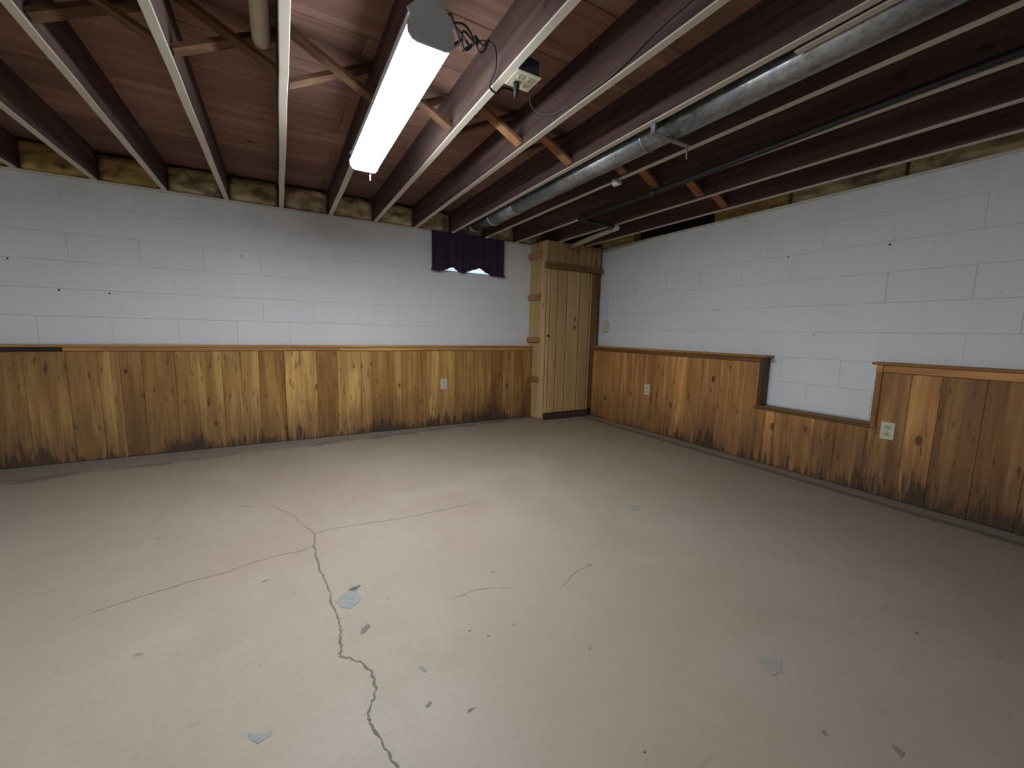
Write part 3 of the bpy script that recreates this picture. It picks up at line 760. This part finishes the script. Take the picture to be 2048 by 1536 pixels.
bm = bmesh.new(); bx(bm, -1.905, -1.625, -2.775, -2.745, 2.0625, 2.0725, .002); bx(bm, -1.905, -1.895, -2.775, -2.745, 2.0730, H-.001, .001)
obj('strap', bm, M_GALV, hg)
obj('strap_bolt', tube(bmesh.new(), [(-1.635, -2.76, 2.0), (-1.635, -2.76, 2.0615)], .004, 8), M_GALV, hg)

gp = thing('iron_pipe', (-1.165, -2.5, 2.075), 'black iron pipe running along the underside of a joist near the closet', 'pipe')
PR = .0175
obj('pipe_run', tube(bmesh.new(), [(-1.150, -7.3, 2.16), (-1.150, -4.3, 2.132), (-1.150, -3.3, 2.117), (-1.150, -2.3, 2.095), (-1.150, -1.33, 2.094)], PR, 14), M_IRON, gp)
bm = bmesh.new(); tube(bm, smooth_path([(-1.150, -1.34, 2.094), (-1.150, -1.275, 2.094), (-1.140, -1.262, 2.094), (-1.08, -1.262, 2.092)], 4), PR+.006, 14); obj('elbow', bm, M_IRON, gp)
obj('pipe_run', tube(bmesh.new(), [(-1.085, -1.262, 2.092), (-.72, -1.262, 2.088)], PR, 14), M_IRON, gp)
for y in (-2.1,):
    obj('pipe_coupling', tube(bmesh.new(), [(-1.150, y-.03, 2.094), (-1.150, y+.03, 2.094)], PR+.005, 14), M_IRON, gp)
wp = thing('wrapped_pipe', (-.62, -.8, 2.06), 'cream wrapped pipe slanting from the black pipe into the closet top', 'pipe')
obj('pipe_wrap', tube(bmesh.new(), [(-.665, -1.20, 2.086), (-.64, -.98, 2.084), (-.60, -.66, 2.076), (-.565, -.345, 2.068)], [.021, .024, .027, .027], 16), M_INSPIPE, wp)
obj('pipe_elbow', tube(bmesh.new(), smooth_path([(-.735, -1.262, 2.088), (-.69, -1.260, 2.088), (-.668, -1.24, 2.087), (-.665, -1.195, 2.086)], 5), .0225, 14), plain('white_plastic_elbow', (.6, .57, .5), .5), wp)

bp = thing('vent_pipe', (-3.602, -3.2, 2.17), 'beige plastic pipe end turning up between joists left of the lamp', 'pipe')
obj('pipe_run', tube(bmesh.new(), smooth_path([(-3.605, -7.0, 2.20), (-3.605, -4.0, 2.20), (-3.604, -2.40, 2.20), (-3.602, -2.29, 2.21), (-3.602, -2.235, 2.25), (-3.602, -2.225, TOP-.003)], 5), .033, 18), M_BEIGE, bp)

# white cord knotted round a joist edge
kn = thing('cord_knot', (-1.50, -2.12, H-.02), 'white cord knotted around the joist edge right of the duct', 'cord')
kx, ky = -1.517, -2.10
bm = bmesh.new()
for k in range(3):
    a0 = k*.9
    tube(bm, [Vector((kx + .027*math.cos(a), ky+.014*k-.014+.012*math.sin(a+a0), H-.012 + .018*math.sin(a)-.004)) for a in [i*2*math.pi/14 for i in range(15)]], .0085, 8)
obj('knot', bm, M_WHITECABLE, kn)
obj('cord_tail', tube(bmesh.new(), smooth_path([(kx, ky+.02, H-.012), (kx-.004, ky+.14, H-.008), (kx+.006, ky+.32, H-.006), (kx+.012, ky+.6, H-.006)], 4), [.008]*8+[.006]*5, 8), M_WHITECABLE, kn)

# ------------------------------------------------------------------ floor cracks and chips
def ribbon(pts, w, z=.0012, jit=.004, sub=5):
    bm = bmesh.new(); P = []
    for (a, b_) in zip(pts, pts[1:]):
        for k in range(sub): P.append(Vector((a[0]+(b_[0]-a[0])*k/sub, a[1]+(b_[1]-a[1])*k/sub, 0)))
    P.append(Vector((*pts[-1], 0))); n = len(P); prev = None
    for i, p in enumerate(P):
        d = (P[min(i+1, n-1)]-P[max(i-1, 0)]).normalized(); s = Vector((-d.y, d.x, 0))
        q = p + s*random.uniform(-jit, jit); ww = w*random.uniform(.35, 1.5)*min(1, .3+min(i, n-1-i)/4)
        ring = [bm.verts.new(q+s*ww/2+Vector((0,0,z))), bm.verts.new(q-s*ww/2+Vector((0,0,z)))]
        if prev: bm.faces.new((prev[0], prev[1], ring[1], ring[0]))
        prev = ring
    return bm
M_CRACK = plain('crack_dark', (.15, .125, .095), 1, nscale=30, namt=.5)
M_CRACK2 = plain('crack_faint', (.24, .205, .165), 1, nscale=30, namt=.2)
C1 = [(-3.526,-1.992),(-3.48,-2.126),(-3.493,-2.251),(-3.484,-2.481),(-3.466,-2.611),(-3.462,-2.752),(-3.455,-2.803),(-3.449,-2.88),(-3.45,-2.913),(-3.465,-3.001),(-3.468,-3.025),(-3.435,-3.059),(-3.41,-3.095),(-3.393,-3.141),(-3.389,-3.178),(-3.395,-3.219),(-3.409,-3.248),(-3.428,-3.28),(-3.427,-3.305),(-3.413,-3.366),(-3.397,-3.431),(-3.38,-3.49)]
def fpart(name, bm, m): return obj(name, bm, m, floor)
fpart('floor_crack', ribbon(C1, .0062), M_CRACK)
fpart('floor_crack', ribbon([(-3.685,-1.627),(-3.628,-1.732),(-3.57,-1.835),(-3.526,-1.992)], .0042), M_CRACK2)
fpart('floor_crack', ribbon([(-3.493,-2.251),(-3.554,-2.271),(-3.636,-2.267),(-3.752,-2.284),(-3.833,-2.31),(-4.05,-2.34),(-4.3,-2.41)], .0042), M_CRACK2)
fpart('floor_crack', ribbon([(-3.48,-2.126),(-3.407,-2.104),(-3.31,-2.116),(-3.132,-2.143),(-2.997,-2.158),(-2.847,-2.148),(-2.741,-2.156),(-2.555,-2.146)], .0042), M_CRACK2)
fpart('floor_crack', ribbon([(-3.853,-1.557),(-3.776,-1.604)], .0042), M_CRACK2)
fpart('floor_crack', ribbon([(-3.06,-2.93),(-2.92,-2.93),(-2.80,-2.98)], .0022), M_CRACK2)
fpart('floor_crack', ribbon([(-2.62,-3.08),(-2.50,-3.02),(-2.36,-3.0)], .0022), M_CRACK2)
M_CHIP = plain('bare_chip_grey', (.235, .235, .215), .95, nscale=40, namt=.25)
M_CHIP2 = plain('bare_chip_brown', (.17, .14, .12), .95, nscale=40, namt=.2)
M_CHIP3 = plain('worn_chip', (.26, .23, .195), .95, nscale=40, namt=.2)
def chip(pts, m, rnd=.12, z=.0010):
    from mathutils import noise as nz
    bm = bmesh.new(); n = len(pts); out = []
    cx = sum(p[0] for p in pts)/n; cy = sum(p[1] for p in pts)/n; K = 10
    size = max(math.hypot(p[0]-cx, p[1]-cy) for p in pts)
    for i in range(n):
        p0, p1, p2, p3 = [Vector(pts[(i+k) % n]) for k in (-1, 0, 1, 2)]
        for k in range(K):
            t = k/K
            q = .5*((2*p1)+(p2-p0)*t*.8+(2*p0-5*p1+4*p2-p3)*t*t*.5+(-p0+3*p1-3*p2+p3)*t**3*.5) if False else p1.lerp(p2, t)
            q = q*.75 + (p0.lerp(p1, t)+p2.lerp(p3, t))*.125
            w = 1 + rnd*1.6*nz.noise(Vector((q.x/size*2.2, q.y/size*2.2, 3))) + rnd*.9*nz.noise(Vector((q.x/size*9, q.y/size*9, 7)))
            out.append(bm.verts.new((cx+(q.x-cx)*w, cy+(q.y-cy)*w, z)))
    c = bm.verts.new((cx, cy, z))
    for i in range(len(out)): bm.faces.new((out[i], out[(i+1) % len(out)], c))
    fpart('paint_chip', bm, m)
chip([(-3.455,-2.74),(-3.41,-2.695),(-3.379,-2.676),(-3.347,-2.681),(-3.371,-2.709),(-3.355,-2.766),(-3.364,-2.788),(-3.407,-2.81),(-3.439,-2.781)], M_CHIP, .08)
chip([(-3.405,-2.695),(-3.379,-2.670),(-3.343,-2.678),(-3.372,-2.700)], plain('crumbled_edge', (.09, .09, .085), 1), .5, .0018)
chip([(-3.399,-2.967),(-3.388,-2.93),(-3.357,-2.912),(-3.353,-2.937),(-3.383,-2.964)], M_CHIP2, .05)
chip([(-3.264,-3.18),(-3.243,-3.185),(-3.239,-3.224),(-3.249,-3.225)], M_CHIP, .2)
chip([(-3.287,-3.331),(-3.261,-3.317),(-3.261,-3.33),(-3.276,-3.341)], M_CHIP2, .15)
chip([(-3.716,-3.179),(-3.681,-3.205),(-3.65,-3.204),(-3.653,-3.22),(-3.686,-3.234),(-3.703,-3.208)], M_CHIP)
chip([(-2.268,-3.678),(-2.234,-3.696),(-2.197,-3.721),(-2.265,-3.762),(-2.305,-3.749),(-2.292,-3.704)], M_CHIP3, .2)
chip([(-2.256,-4.009),(-2.243,-4.021),(-2.242,-4.043),(-2.278,-4.047)], M_CHIP2, .15)
chip([(-2.369,-3.905),(-2.359,-3.912),(-2.37,-3.925),(-2.381,-3.915)], M_CHIP2, .15)
chip([(-3.184,-3.393),(-3.168,-3.4),(-3.144,-3.397),(-3.193,-3.411)], M_CHIP2, .15)
chip([(-1.63,-3.884),(-1.626,-3.9),(-1.643,-3.905),(-1.649,-3.893)], M_CHIP2, .15)
chip([(-2.879,-2.153),(-2.791,-2.122),(-2.743,-2.162),(-2.792,-2.168)], M_CHIP3, .2)
chip([(-4.472,-2.142),(-4.424,-2.121),(-4.408,-2.147),(-4.452,-2.159)], M_CHIP3, .25)
chip([(-1.79,-2.594),(-1.677,-2.651),(-1.733,-2.703),(-1.806,-2.68)], M_CHIP3, .25)
chip([(-3.704,-2.466),(-3.682,-2.447),(-3.678,-2.456),(-3.701,-2.475)], M_CHIP2, .05)
chip([(-3.602,-2.611),(-3.575,-2.6),(-3.581,-2.622)], M_CHIP, .1)
chip([(-2.717,-2.214),(-2.675,-2.228),(-2.693,-2.256)], M_CHIP, .1)
chip([(-3.276,-2.798),(-3.26,-2.813),(-3.27,-2.825)], M_CHIP, .1)
for k in range(26):
    x = random.uniform(-4.6, -1.2); y = random.uniform(-4.0, -1.2); s = random.uniform(.004, .010)
    chip([(x-s, y), (x, y+s*.8), (x+s*1.3, y), (x, y-s*.6)], random.choice((M_CHIP2, M_CHIP3)), .2)
